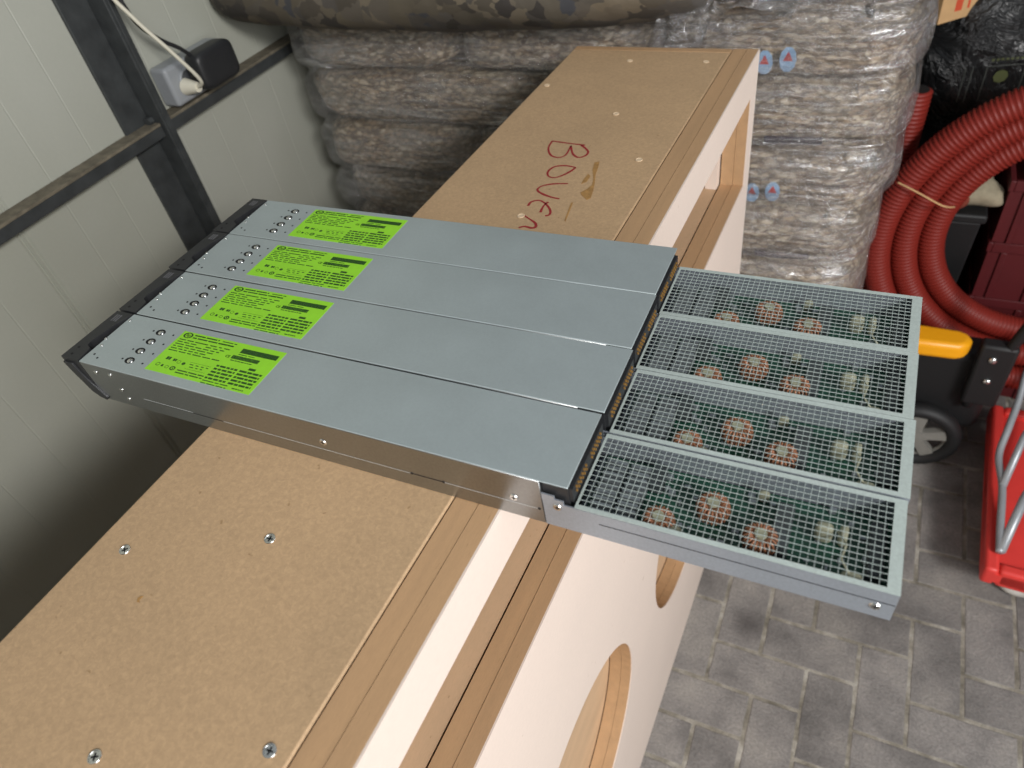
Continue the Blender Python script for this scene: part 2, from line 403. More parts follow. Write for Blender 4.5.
# ------------------------------------------------------------------ metal modules
L1, L2, H, W1, SM = .5061, .7185, .0514, .0737, .0302   # SM: height of the perforated deck
def make_module():
    r = empty('power_module', (0, 0, BT))
    y0, y1 = 0, W1
    # long closed housing, notch at its right end
    mb = MB()
    mb.prism([(0, y0), (.484, y0), (.484, y1), (0, y1)], 0, H-.0012)
    mb.build('housing', GALV, r, bevel=.0004, bseg=1)
    cv = MB().box(0.0005, L1, y0, y1, H-.0012, H); cv.build('top_cover', GALV_TOP, r, bevel=.0006, bseg=2)
    mb = MB().box(.4845, L1-.0015, .003, W1-.003, .006, H-.0014); mb.box(L1-.0015, L1+.0015, .004, W1-.004, SM+.001, H-.006)
    cblk = mb.build('connector_block', BLACKP, r)
    mb = MB()
    for y_a in (.010, .042):
        for i in range(6):
            for zz in (.006, .0105):
                yy = y_a+i*.0040
                mb.box(L1+.0015, L1+.0028, yy, yy+.0010, SM+zz, SM+zz+.0022)
    mb.build('contact_pin_rows', GOLD, cblk)
    # lower tray: bottom, walls, raised tab
    mb = MB()
    mb.box(.4845, L2, 0, W1, 0, .0012)
    mb.box(.4845, L2, 0, .0012, .0012, SM-.0012); mb.box(.4845, L2, W1-.0012, W1, .0012, SM-.0012)
    mb.box(L2-.0012, L2, .0012, W1-.0012, .0012, SM-.0012)
    mb.box(.4842, .4943, 0, .0012, SM-.0012, .0372)
    mb.box(.4943, .5010, 0, .0012, SM-.0012, .0335)
    mb.build('lower_tray', GALV_TRAY, r)
    # perforated deck: real holes, 43 x 14
    nx, ny = 43, 14; px = .00466; py = .00475; xs = .5125; ys = .0054
    hx, hy = .00218, .00224
    xsn = sorted([L1+.0030]+[v for i in range(nx) for v in (xs+i*px-hx+.0005, xs+i*px+hx+.0005)]+[L2])
    ysn = sorted([.0]+[v for j in range(ny) for v in (ys+j*py-hy+.0005, ys+j*py+hy+.0005)]+[W1])
    mb = MB(); X_, Y_ = len(xsn), len(ysn); z0, z1 = SM-.0005, SM
    for z in (z0, z1):
        for yy in ysn:
            for x in xsn: mb.v.append((x, yy, z))
    I = lambda i, j, k: k*X_*Y_+j*X_+i
    for i in range(X_-1):
        for j in range(Y_-1):
            if i % 2 == 1 and j % 2 == 1:
                mb.f += [[I(i, j, 0), I(i+1, j, 0), I(i+1, j, 1), I(i, j, 1)], [I(i, j+1, 0), I(i, j+1, 1), I(i+1, j+1, 1), I(i+1, j+1, 0)],
                         [I(i, j, 0), I(i, j, 1), I(i, j+1, 1), I(i, j+1, 0)], [I(i+1, j, 0), I(i+1, j+1, 0), I(i+1, j+1, 1), I(i+1, j, 1)]]
            else:
                mb.f += [[I(i, j, 1), I(i+1, j, 1), I(i+1, j+1, 1), I(i, j+1, 1)], [I(i, j, 0), I(i, j+1, 0), I(i+1, j+1, 0), I(i+1, j, 0)]]
    for i in range(X_-1): mb.f += [[I(i, 0, 0), I(i+1, 0, 0), I(i+1, 0, 1), I(i, 0, 1)], [I(i, Y_-1, 0), I(i, Y_-1, 1), I(i+1, Y_-1, 1), I(i+1, Y_-1, 0)]]
    for j in range(Y_-1): mb.f += [[I(0, j, 0), I(0, j, 1), I(0, j+1, 1), I(0, j+1, 0)], [I(X_-1, j, 0), I(X_-1, j+1, 0), I(X_-1, j+1, 1), I(X_-1, j, 1)]]
    mb.build('perforated_deck', GALV_MESH, r)
    # electronics under the deck
    MB().box(.51, L2-.004, .003, W1-.003, .006, .0076).build('circuit_board', PCB, r)
    for (cx_, cy_, R_) in ((.566, .015, .0105), (.599, .038, .0110), (.634, .022, .0110)):
        mb = MB()
        for i in range(22):
            th = 2*PI*i/22
            c, s_ = math.cos(th), math.sin(th); q = R_*.68
            pts = [(cx_+c*(q+.0042*math.cos(a_)), cy_+s_*(q+.0042*math.cos(a_)), .0180+.0072*math.sin(a_)) for a_ in [2*PI*k/8 for k in range(9)]]
            mb.tube(pts, .00085, 6)
        co = mb.build('coil', COPPER, r, smooth=True)
        MB().cyl((cx_, cy_, .0076), (cx_, cy_, .0262), .0042, 14).build('coil_core', CREAM, co)
    for (cx_, cy_, a_, b_, h_) in ((.577, .010, .007, .005, .014), (.600, .006, .005, .004, .012), (.612, .0065, .004, .004, .012), (.672, .042, .006, .004, .018), (.692, .010, .007, .004, .016), (.684, .043, .003, .005, .017), (.630, .062, .004, .002, .012)):
        mb = blob_box(a_, b_, h_/2, .6, 16, 8)
        mb.build('cream_component', CREAM, r, smooth=True, xf=Matrix.Translation((cx_, cy_, .0077+h_/2)))
    for (a0, b0_) in ((.515, .531), (.534, .549)):
        mb = MB().box(a0, b0_, .008, .060, .0077, .010)
        for q in range(9): mb.box(a0, b0_, .009+q*.0058, .0112+q*.0058, .010, .0205)
        mb.build('heat_sink', DARKC2, r)
    mb = MB(); rq = random.Random(7)
    for q in range(46):
        x, y_ = .552+rq.random()*.150, .008+rq.random()*.058; a_, b_, c_ = .0008+rq.random()*.0018, .0006+rq.random()*.0012, .001+rq.random()*.004
        mb.box(x, x+2*a_, y_, y_+2*b_, .0077, .0077+c_)
    tag(mb.build('small_components', DARKC2, r), kind='stuff')
    mb = MB().box(.640, .652, .018, .055, .0077, .022); mb.build('dark_capacitor', DARKC, r, bevel=.001)
    mb = MB().box(.700, .710, .018, .060, .0077, .018); mb.build('dark_capacitor', DARKC, r, bevel=.001)
    mb = MB().box(.550, .560, .045, .066, .0077, .019); mb.build('dark_capacitor', DARKC, r, bevel=.001)
    mb = MB().tube([(.680, .040, .024), (.686, .030, .0265), (.684, .018, .0262), (.690, .010, .024)], .0008, 6); mb.build('wire', CREAM, r, smooth=True)
    # black bezel with a wavy inner edge; its outer face leans in towards the base
    inner = [(-.0004, .0), (-.0030, .018), (-.0100, .0215), (-.0112, .026), (-.0062, .0560), (-.0004, .0700), (-.0004, W1-.0008)]
    mb = MB(); lev = [(H+.0006, -.0250, -.0232), (H-.006, -.0248, -.0230), (H-.012, -.0200, -.0190), (.022, -.0165, -.0155), (.010, -.0115, -.0105), (.004, -.0060, -.0060)]
    n = len(inner)+2
    for z, xa, xb in lev:
        mb.v += [(xa, .0004, z)]+[(x if z > .02 else -.0004, yy, z) for x, yy in inner]+[(xb, W1-.0008, z)]
    for l in range(len(lev)-1):
        for i in range(n): mb.f.append([l*n+i, l*n+(i+1) % n, (l+1)*n+(i+1) % n, (l+1)*n+i])
    mb.f.append(list(range(n))); mb.f.append([(len(lev)-1)*n+i for i in range(n)][::-1])
    bz = mb.build('bezel', BLACKP, r)
    mb = MB()
    for (x, yy) in ((-.0168, .0161), (-.0159, .0064)): mb.cyl((x, yy, H+.0006), (x, yy, H+.0008), .0014, 12)
    mb.build('bezel_holes', BLACKV, bz)
    mb = MB()   # curved release lever on the near side of the bezel
    P = [(-.0235, H-.004), (-.0205, H-.016), (-.0140, H-.034), (-.0115, .0095), (-.004, .0030), (.0040, -.0025+.003), (.0075, .0045), (.0030, .012), (-.0045, .024), (-.0090, .036), (-.0105, H-.004)]
    pp = [(x, z) for x, z in P]
    n = len(pp); mb.v += [(x, -.0022, z) for x, z in pp]+[(x, .0003, z) for x, z in pp]
    mb.f += [list(range(n)), [n+i for i in range(n)][::-1]]+[[i, n+i, n+(i+1) % n, (i+1) % n] for i in range(n)]
    mb.build('release_lever', BLACKP, bz, bevel=.0005, bseg=1)
    mb = MB()
    for q in range(3): mb.box(-.0175+q*.003, -.0160+q*.003, .058, .068, H+.0006, H+.0008)
    mb.build('bezel_marking', plain('grey_print', (95, 95, 98), .5), bz)
    # rivets in dark recesses, small holes
    mb = MB()
    for yy in (.0155, .0295, .0436, .0574):
        for x in (.0452, .0722): mb.cyl((x, yy, H), (x, yy, H+.00015), .0011, 10)
    for (x, yy) in ((.0092, .0126), (.017, .0091)): mb.cyl((x, yy, H), (x, yy, H+.00015), .0012, 10)
    mb.build('vent_holes', BLACKV, r)
    for yy in (.0155, .0295, .0436, .0574):
        mb = MB(); n = 20
        mb.prism([((.0550+.0056*math.cos(2*PI*i/n)), yy+.0042*math.sin(2*PI*i/n)) for i in range(n)], H, H+.0002)
        rv = mb.build('rivet_recess', BLACKV, r)
        MB().ellip((.0565, yy-.0006, H), (.0036, .0030, .0017), 14, 8).build('rivet', CHROME, rv, smooth=True)
    for (x, yy) in ((.0056, .025), (.0045, .064), (.0015, .0345)): MB().ellip((x, yy, H), (.0017, .0017, .0008), 12, 6).build('dimple', CHROME, r, smooth=True)
    # near side: seams, slot, screws
    MB().box(.066, .168, -.0002, 0, .0163, .0169).build('side_seam', SEAMD, r)
    MB().box(.5269, L2-.0005, -.0002, 0, .0174, .0181).build('side_seam', SEAMD, r)
    MB().cyl((.4805, -.0003, .0170), (.4805, 0, .0170), .0013, 10).build('side_hole', SEAMD, r)
    mb = MB(); mb.box(.3694, .3986, -.0002, 0, .0165, .0174)
    for x in (.3694, .3986): mb.cyl((x, -.0003, .0170), (x, 0, .0170), .0013, 10)
    mb.build('side_slot', SEAMD, r); MB().box(.4837, .4842, -.0002, 0, .0170, .0370).build('side_seam', SEAMD, r)
    mb = MB(); mb.box(.168, .3694, -.0002, 0, .0164, .0168); mb.box(.3986, .4805, -.0002, 0, .0164, .0168); mb.box(.066, .130, -.0002, 0, .0170, .0174)
    mb.build('side_fold', SEAML, r)
    for (x, z) in ((.2847, .0267), (.4606, .0228), (.4958, .0252), (.7078, .0118)):
        mb = MB().cyl((x, -.0009, z), (x, 0, z), .0030, 16, .0036); so = mb.build('side_screw', CHROME, r, smooth='auto')
        MB().box(x-.0018, x+.0018, -.0011, -.0009, z-.0004, z+.0004).box(x-.0004, x+.0004, -.0011, -.0009, z-.0018, z+.0018).build('screw_slot', SEAMD, so)
    for (x, z) in ((.0162, .0403), (.037, .0417), (.0387, .0223), (.0404, .0102)):
        MB().cyl((x, -.0006, z), (x, 0, z), .0022, 12).build('side_rivet', CHROME, r, smooth='auto')
    # green rating label
    lb = MB().box(.0800, .2072, .0104, .0660, H, H+.0002); lb = lb.build('rating_label', GREENL, r)
    lb['label'] = 'bright green rating label covered in small print'
    zt = H+.0002; zu = H+.0003
    mb = MB(); rnd = random.Random(2)
    def line(x0, x1, yc, h, word=.010, gap=.0014):
        x = x0
        while x < x1-.001:
            w = min(word*(.4+rnd.random()), x1-x); mb.box(x, x+w, yc-h*.62, yc+h*.62, zt, zu); x += w+gap
    for i, (xa, xb) in enumerate(((.0965, .128), (.0965, .150))): line(xa, xb, .0630-i*.0034, .0012)
    for i, xe in enumerate((.120, .108, .142, .136, .128, .150)): line(.0835, xe, .0548-i*.0031, .0009, .008, .0022)
    line(.132, .150, .0630, .0008); line(.132, .148, .0600, .0008); line(.112, .150, .0548, .0009, .006, .003); line(.120, .146, .0517, .0009, .006, .003)
    # barcodes
    def barcode(x0, x1, y0, y1, dn):
        x = x0
        while x < x1:
            w = .0002+rnd.random()*.0006; mb.box(x, min(x+w, x1), y0, y1, zt, zu); x += w+.00025*dn
    barcode(.1605, .2035, .0540, .0600, .6); barcode(.1565, .1885, .0455, .0500, .8)
    line(.161, .180, .0520, .0007); line(.158, .184, .0435, .0008, .004, .0008)
    for i in range(5): line(.1500, .1750, .0335-i*.0040, .0017, .006, .0012)
    for i in range(5): line(.1775, .2035, .0335-i*.0040, .0018, .007, .0010)
    line(.185, .194, .0378, .0022)
    for i in range(2): line(.150, .180, .0190-i*.0030+.0-.005, .0008)
    line(.186, .200, .0128, .0009, .003, .0006); line(.184, .202, .0150, .0009, .003, .0006) if False else None
    for i in range(2): line(.115, .148, .0180-i*.0030, .0010)
    mb.box(.1205, .1460, .0215, .0217, zt, zu); mb.box(.1205, .1460, .0300, .0302, zt, zu)
    line(.122, .145, .0275, .0008, .004, .003); line(.124, .140, .0245, .0008, .004, .003)
    # logo: ring with letters
    def annulus(cx_, cy_, ra, rb, rc, rd, n=28):
        b0 = len(mb.v)
        for i in range(n):
            th = 2*PI*i/n
            for (p_, q_) in ((ra, rb), (rc, rd)): mb.v.append((cx_+p_*math.cos(th), cy_+q_*math.sin(th), zu))
        for i in range(n):
            j = (i+1) % n; mb.f.append([b0+2*i, b0+2*j, b0+2*j+1, b0+2*i+1])
    annulus(.0890, .0612, .0058, .0038, .0036, .0028)
    vs, fs = text_mesh('hp', .0052, .0001); mb.add([(x+.0890, yy+.0616, zu) for x, yy, z in vs], fs)
    vs, fs = text_mesh('CE', .0042, .0001); mb.add([(x+.1520, yy+.0468, zu) for x, yy, z in vs], fs)
    annulus(.1085, .0185, .0033, .0026, .0020, .0014); annulus(.1085, .0185, .001, .0008, .0001, .0001)
    annulus(.0888, .0195, .0024, .0022, .0018, .0016); annulus(.1150, .0265, .0020, .0018, .0002, .0002); annulus(.1085, .0272, .0022, .0020, .0018, .0016); annulus(.1010, .0185, .0022, .0018, .0017, .0013)
    line(.0910, .0965, .0290, .0030, .003, .0005); line(.1000, .1045, .0285, .0024, .002, .0005); line(.0935, .0975, .0190, .0022, .002, .0006)
    mb.build('label_print', PRINT, lb)
    return r
mod = make_module()
spots = [(0, 0, .0), (.0012, .0755, .0006), (-.0005, .1512, -.0012), (-.0012, .2262, -.0022)]
labs = ['nearest of the four silver metal modules with perforated right end, screws along its open side',
        'second silver metal module from the front, green label, perforated right end',
        'third silver metal module from the front, between the second and the rearmost',
        'rearmost of the four silver metal modules, farthest green label']
for i, (x, yy, rz) in enumerate(spots):
    o = mod if i == 0 else copy_tree(mod)
    o.location = (x, yy, BT+.0002); o.rotation_euler = (0, 0, rz)
    tag(o, labs[i], 'module', 'metal modules side by side on the wooden box')

# ------------------------------------------------------------------ pellet bags
def m_pellet():
    m, nt, bs = base('pellet_bag')
    v = coords(nt)
    warp = N(nt, 'ShaderNodeTexNoise'); warp.inputs['Scale'].default_value = 60; nt.links.new(v, warp.inputs['Vector'])
    wm = N(nt, 'ShaderNodeVectorMath', operation='MULTIPLY_ADD'); nt.links.new(warp.outputs['Color'], wm.inputs[0]); wm.inputs[1].default_value = (.012, .012, .012); nt.links.new(v, wm.inputs[2])
    outs = []
    for rot in ((0, 1.15, .1), (0, -.40, -.1)):
        mp = N(nt, 'ShaderNodeMapping'); mp.inputs['Rotation'].default_value = rot; mp.inputs['Scale'].default_value = (46, 90, 135)
        nt.links.new(wm.outputs[0], mp.inputs['Vector'])
        vo = N(nt, 'ShaderNodeTexVoronoi'); vo.inputs['Scale'].default_value = 1; nt.links.new(mp.outputs[0], vo.inputs['Vector']); outs.append(vo)
    msk = ramp(nt, noisetex(nt, v, 30, 1), [(.48, (0, 0, 0, 1)), (.52, (1, 1, 1, 1))])
    d = mix(nt, msk, outs[0].outputs['Distance'], outs[1].outputs['Distance']); cc = mix(nt, msk, outs[0].outputs['Color'], outs[1].outputs['Color'])
    sepc = N(nt, 'ShaderNodeSeparateColor'); nt.links.new(cc, sepc.inputs[0])
    tone = ramp(nt, sepc.outputs[0], [(0, lin((150, 124, 96))), (.5, lin((196, 172, 140))), (1, lin((236, 220, 192)))])
    gap = ramp(nt, d, [(.28, (1, 1, 1, 1)), (.66, (.32, .28, .24, 1))])
    c1 = mix(nt, 1, tone, gap, 'MULTIPLY')
    # milky plastic film over the pellets
    haze = ramp(nt, noisetex(nt, coords(nt, (1, 1, 3)), 7, 3, .6, .8), [(.35, (.02, .02, .02, 1)), (.7, (.45, .45, .45, 1))])
    hz = N(nt, 'ShaderNodeRGBToBW'); nt.links.new(haze, hz.inputs[0])
    c2 = mix(nt, hz.outputs[0], c1, lin((158, 156, 146)))
    nt.links.new(c2, bs.inputs['Base Color']); bs.inputs['Roughness'].default_value = .55
    bs.inputs['Coat Weight'].default_value = 1; bs.inputs['Coat Roughness'].default_value = .17
    wr = noisetex(nt, coords(nt, (3, 3, 9)), 6, 4, .6, 1.2)
    b1 = N(nt, 'ShaderNodeBump'); b1.inputs['Strength'].default_value = .5; b1.inputs['Distance'].default_value = .025; nt.links.new(wr, b1.inputs['Height'])
    b2 = N(nt, 'ShaderNodeBump'); b2.inputs['Strength'].default_value = .35; b2.inputs['Distance'].default_value = .003; b2.invert = True
    nt.links.new(d, b2.inputs['Height']); nt.links.new(b1.outputs[0], b2.inputs['Normal']); nt.links.new(b2.outputs[0], bs.inputs['Normal'])
    nt.links.new(b1.outputs[0], bs.inputs['Coat Normal'])
    return m
PEL = m_pellet()
def bag_mesh(hx, hy, hz, seed, nu=72, nv=36):
    mb = blob_box(hx, hy, hz, .42, nu, nv)
    out = []
    for x, y_, z in mb.v:
        p = Vector((x, y_, z)); d = noise.noise(p*9+Vector((seed*7, 0, 0)))*.012+noise.noise(p*22+Vector((seed*3, 5, 0)))*.004
        e = 1-.12*(abs(x)/hx)**3*(abs(z)/hz)
        q = Vector((x/hx, y_/hy, z/hz)).normalized()
        # flatter top and bottom, crimped ends
        out.append((x+q.x*d, y_+q.y*d, z*e+q.z*d*.5))
    mb.v = out; return mb
REDP = plain('red_print', (190, 60, 60), .5); BLUEP = plain('pale_blue_print', (150, 185, 220), .5, 0, .1); PURP = plain('dark_strip', (48, 34, 54), .5, 0, .15)
protos = {}
def bag(kind, seed, cx_, z, label, mark=None, group='pellet bags stacked behind the wooden box'):
    hx = {'A': .333, 'B': .222}[kind]
    key = (kind, seed)
    if key not in protos: protos[key] = bag_mesh(hx, .225, .0665, seed).build('pellet_bag', PEL, smooth=True)
    o = protos[key] if not protos[key].get('label') else protos[key].copy()
    if o.name not in col.objects: col.objects.link(o)
    o.location = (cx_, 1.275, z)
    tag(o, label, 'bag', group)
    return o
def print_patch(parent, name, mat, polys, hx, hy, hz, mk=None):
    """print that follows the bag's front: x, z local; y found from the superquadric"""
    mb = MB()
    e = .42
    def yf(x, z):
        rz = min(.999, abs(z)/hz); cph = math.cos(math.asin(rz**(1/e)))**e
        rx = min(.999, abs(x)/(hx*cph)); cth = math.cos(0); s = (1-(rx**(2/e)))
        return -hy*cph*max(0, s)**(e/2)-.0165
    for (x0, x1, z0, z1, sh) in polys:
        n = 10; b0 = len(mb.v)
        for j in range(n+1):
            for i in range(n+1):
                u, w = i/n, j/n
                if sh == 'r': x, z = x0+(x1-x0)*u, z0+(z1-z0)*w
                elif sh == 'o':
                    a_ = 2*PI*u; x, z = (x0+x1)/2+(x1-x0)/2*w*math.cos(a_), (z0+z1)/2+(z1-z0)/2*w*math.sin(a_)
                else: x, z = (x0+x1)/2+((x0-x1)/2+(x1-x0)*u)*(1-w), z0+(z1-z0)*w
                mb.v.append((x, yf(x, z)+(-.0004 if mk else 0), z))
        for j in range(n):
            for i in range(n): mb.f.append([b0+j*(n+1)+i, b0+j*(n+1)+i+1, b0+(j+1)*(n+1)+i+1, b0+(j+1)*(n+1)+i])
    return mb.build(name, mat, parent, smooth=True)
layers = []
zc0 = .1427; dz = .1247
names = {}
# pallet
PALW = plain('pallet_wood', (150, 122, 88), .8, 0, .2, 20)
pl = empty('pallet', (.05, 1.32, 0)); tag(pl, 'wooden pallet under the wrapped stack of pellet bags', 'pallet')
for i in range(5): MB().box(-.6, .6, -.34+i*.15, -.24+i*.15, .062, .080).build('deck_board', PALW, pl)
for x in (-.55, 0, .55): MB().box(x-.05, x+.05, -.34, .36, .0, .062).build('stringer', PALW, pl)
hid = 'pellet bag low in the wrapped stack, hidden behind the wooden box'
for li in range(10):
    z = zc0+li*dz
    vis = li >= 5
    if li % 2 == 0:
        L = {8: ('left of the two bags in the second full layer from the top', 'right bag with a dark strip, second layer from the top of the wrapped stack'),
             6: ('left bag of the fourth layer down, above the rear metal module', 'right bag with a dark strip, fourth layer down, above the perforated ends')}.get(li, (hid, hid))
        if li == 8: L = ('wide pellet bag at left, second layer down, under the patterned sack', L[1])
        a1 = bag('A', li % 3, -.268+(.012 if li % 4 else 0)-(0 if li>5 else -.0), z, L[0]); a2 = bag('A', (li+1) % 3, .372 if li > 7 else .362, z, L[1])
        if li in (8, 6):
            print_patch(a2, 'dark_strip', PURP, [(.105 if li == 8 else .12, .205 if li == 8 else .225, -.046, -.026, 'r')], .333, .225, .0665)
    else:
        L = {9: ('leftmost small pellet bag in the top full layer, just below the patterned sack', 'middle pellet bag of the top full layer, behind the far end of the box', 'right pellet bag of the top full layer, shiny film, two red triangle badges'),
             7: ('leftmost bag of the third layer down, brightest pellets showing at its lower edge', 'middle bag of the third layer down, behind the red-lettered box', 'right bag of the third layer down with two red triangle badges'),
             5: ('leftmost bag of the fifth layer down, just above the rear metal module', 'middle bag of the fifth layer down, hidden behind the box', 'right bag of the fifth layer down, directly above the perforated deck edge')}.get(li, (hid,)*3)
        sh = 0 if li > 6 else -.012
        bb = [bag('B', (li+q) % 3, xx+(sh if q == 2 else 0), z, L[q]) for q, xx in enumerate((-.378, .052, .482))]
        if li in (9, 7):
            x_ = -.005
            pt = print_patch(bb[2], 'round_badges', BLUEP, [(x_-.026, x_+.002, -.042, .002, 'o'), (x_+.012, x_+.040, -.036, .008, 'o')], .222, .225, .0665)
            print_patch(pt, 'badge_triangles', REDP, [(x_-.020, x_-.004, -.022, -.006, 't'), (x_+.018, x_+.034, -.016, .000, 't')], .222, .225, .0665, 1)
o = bag('B', 1, .49, zc0+10*dz+.002, 'single pellet bag with a blue printed label on top of the stack at right')
print_patch(o, 'blue_label', BLUEP, [(-.045, .015, -.056, -.030, 'r'), (.02, .06, -.054, -.032, 'r')], .222, .225, .0665)

# stretch film around the stack
m, nt, bs = base('stretch_film')
v = coords(nt, (1.2, 1.2, 10)); st = noisetex(nt, v, 6, 5, .65, 1.5); st2 = noisetex(nt, coords(nt, (1, 1, 2)), 5, 3, .5, .5)
tr = N(nt, 'ShaderNodeBsdfTransparent'); mx = N(nt, 'ShaderNodeMixShader')
bs.inputs['Base Color'].default_value = lin((222, 220, 224)); bs.inputs['Roughness'].default_value = .27; bs.inputs['Specular IOR Level'].default_value = .9
mul = N(nt, 'ShaderNodeMath', operation='MULTIPLY'); nt.links.new(ramp(nt, st, [(.38, (.04, .04, .04, 1)), (.70, (.85, .85, .85, 1))]), mul.inputs[0]); nt.links.new(ramp(nt, st2, [(.3, (.2, .2, .2, 1)), (.7, (1, 1, 1, 1))]), mul.inputs[1])
bb_ = N(nt, 'ShaderNodeBump'); bb_.inputs['Strength'].default_value = 1; bb_.inputs['Distance'].default_value = .02; nt.links.new(st, bb_.inputs['Height']); nt.links.new(bb_.outputs[0], bs.inputs['Normal'])
ad = N(nt, 'ShaderNodeMath', operation='ADD', use_clamp=True); nt.links.new(mul.outputs[0], ad.inputs[0]); ad.inputs[1].default_value = .2
nt.links.new(ad.outputs[0], mx.inputs[0]); nt.links.new(tr.outputs[0], mx.inputs[1])
gl = N(nt, 'ShaderNodeBsdfGlossy'); gl.inputs['Roughness'].default_value = .16; nt.links.new(bb_.outputs[0], gl.inputs['Normal'])
m2 = N(nt, 'ShaderNodeMixShader'); m2.inputs[0].default_value = .8; nt.links.new(bs.outputs[0], m2.inputs[1]); nt.links.new(gl.outputs[0], m2.inputs[2]); nt.links.new(m2.outputs[0], mx.inputs[2])
nt.links.new(mx.outputs[0], nt.nodes['Material Output'].inputs['Surface']); FILM = m
mb = MB(); NZ, NP = 150, 170
def film_pt(s, z):
    # s 0..1 along: left side back -> front-left corner -> front -> front-right corner -> right side back
    hx, hy, r = .665, .245, .09
    ztop = 1.50
    li = (z-.080)/dz; ph = (li % 1.0); pinch = (abs(ph-.5)*2)**4
    inset = .022*pinch
    xr = .715 if z > .985 else .702
    if .97 < z < 1.0: xr = .702+.013*(z-.97)/.03
    xl = -.612
    if z > 1.318: xl = .395
    L_ = [(xl, 1.50), (xl, 1.03+r), (xl+r*.3, 1.03+r*.3), (xl+r, 1.03), (xr-r, 1.03), (xr-r*.3, 1.03+r*.3), (xr, 1.03+r), (xr, 1.50)]
    n = len(L_)-1; ws = [.12, .03, .03, .64, .03, .03, .12]
    acc = 0
    for i in range(n):
        if s <= acc+ws[i] or i == n-1:
            q = min(1, (s-acc)/ws[i]); x = L_[i][0]+(L_[i+1][0]-L_[i][0])*q; y_ = L_[i][1]+(L_[i+1][1]-L_[i][1])*q; break
        acc += ws[i]
    cx_, cy_ = (xl+xr)/2, 1.5
    dx = -inset*(1 if x > cx_ else -1)*(1 if abs(x-cx_) > (xr-xl)/2-r*1.01 else 0)
    w = noise.noise(Vector((x*5, y_*5, z*16)))*.006+noise.noise(Vector((x*16, y_*9, z*60)))*.0022
    return (x+dx+w*.5, y_+inset-.002+w, z)
for j in range(NZ+1):
    z = .085+(1.40-.085)*j/NZ
    for i in range(NP+1): mb.v.append(film_pt(i/NP, z))
for j in range(NZ):
    for i in range(NP): mb.f.append([j*(NP+1)+i, j*(NP+1)+i+1, (j+1)*(NP+1)+i+1, (j+1)*(NP+1)+i])
fo = mb.build('stretch_wrap', FILM, smooth=True); tag(fo, 'clear glossy stretch film wound tightly around the stack of pellet bags', 'film')
# crumpled loose film on top
mb = MB(); n1, n2 = 60, 40
for j in range(n2+1):
    for i in range(n1+1):
        u, w = i/n1, j/n2
        x = .27+.30*u+.02*math.sin(7*w); z = 1.315+.15*w+.02*u*0+.035*noise.noise(Vector((u*3, w*2, 4)))-(.03*(1-w) if u < .3 else -.05*(1-w)*(u-.3)/.7)
        y_ = .985+.035*w+.030*noise.noise(Vector((u*5, w*4, 1)))+.02*noise.noise(Vector((u*11+w*4, w*7, 8)))
        mb.v.append((x, y_, z))
for j in range(n2):
    for i in range(n1): mb.f.append([j*(n1+1)+i, j*(n1+1)+i+1, (j+1)*(n1+1)+i+1, (j+1)*(n1+1)+i])
fo2 = mb.build('loose_film', FILM, smooth=True); tag(fo2, 'crumpled loose clear film bunched up at the top of the pellet stack', 'film')

# patterned sack on the stack (upper left)
m, nt, bs = base('patterned_sack'); v = coords(nt, (1, 1, 1))
vo = N(nt, 'ShaderNodeTexVoronoi'); vo.inputs['Scale'].default_value = 26; vo.feature = 'F1'
wv = N(nt, 'ShaderNodeTexNoise'); wv.inputs['Scale'].default_value = 18; wv.inputs['Detail'].default_value = 3; nt.links.new(v, wv.inputs['Vector'])
vm = N(nt, 'ShaderNodeVectorMath', operation='MULTIPLY_ADD'); nt.links.new(wv.outputs['Color'], vm.inputs[0]); vm.inputs[1].default_value = (.08, .08, .08); nt.links.new(v, vm.inputs[2]); nt.links.new(vm.outputs[0], vo.inputs['Vector'])
sp_ = N(nt, 'ShaderNodeSeparateColor'); nt.links.new(vo.outputs['Color'], sp_.inputs[0])
nt.links.new(ramp(nt, sp_.outputs[0], [(.0, lin((50, 46, 44))), (.3, lin((92, 84, 70))), (.55, lin((72, 68, 64))), (.8, lin((108, 98, 82))), (1, lin((58, 60, 66)))]), bs.inputs['Base Color'])
bs.inputs['Roughness'].default_value = .75; bump(nt, bs, noisetex(nt, v, 30, 3), .4, .006); CAMO = m
mb = MB(); n = 70; sg = 36
for i in range(n+1):
    u = i/n; x = -.80+1.08*u+.0
    en = min(1, (math.sin(PI*min(max(u, .0), 1)))**.28) if 0 < u < 1 else .02; en = en**.5
    if x < -.69: pass
    for k_ in range(sg):
        a_ = 2*PI*k_/sg
        r_ = 1+.05*noise.noise(Vector((x*6, math.cos(a_)*1.5, math.sin(a_)*1.5)))+.02*noise.noise(Vector((x*20, math.cos(a_)*4, math.sin(a_)*4)))
        mb.v.append((x+.100, .165*math.cos(a_)*en*r_, .085*math.sin(a_)*en*r_))
for i in range(n):
    for k_ in range(sg): mb.f.append([i*sg+k_, i*sg+(k_+1) % sg, (i+1)*sg+(k_+1) % sg, (i+1)*sg+k_])
mb.f.append(list(range(sg))[::-1]); mb.f.append([n*sg+k_ for k_ in range(sg)])
o = mb.build('patterned_sack', CAMO, smooth=True); o.location = (0, 1.08, 1.337+.048); tag(o, 'dark mottled camouflage-like sack lying across the top of the pellet stack', 'sack')

# ------------------------------------------------------------------ right-hand clutter
m, nt, bs = base('black_bin_liner'); v = coords(nt); f = noisetex(nt, v, 9, 5, .65, 2.0)
bs.inputs['Base Color'].default_value = lin((26, 27, 28)); bs.inputs['Roughness'].default_value = .28; bump(nt, bs, f, .9, .03); LINER = m
DKPL = plain('dark_tub', (24, 24, 25), .6)
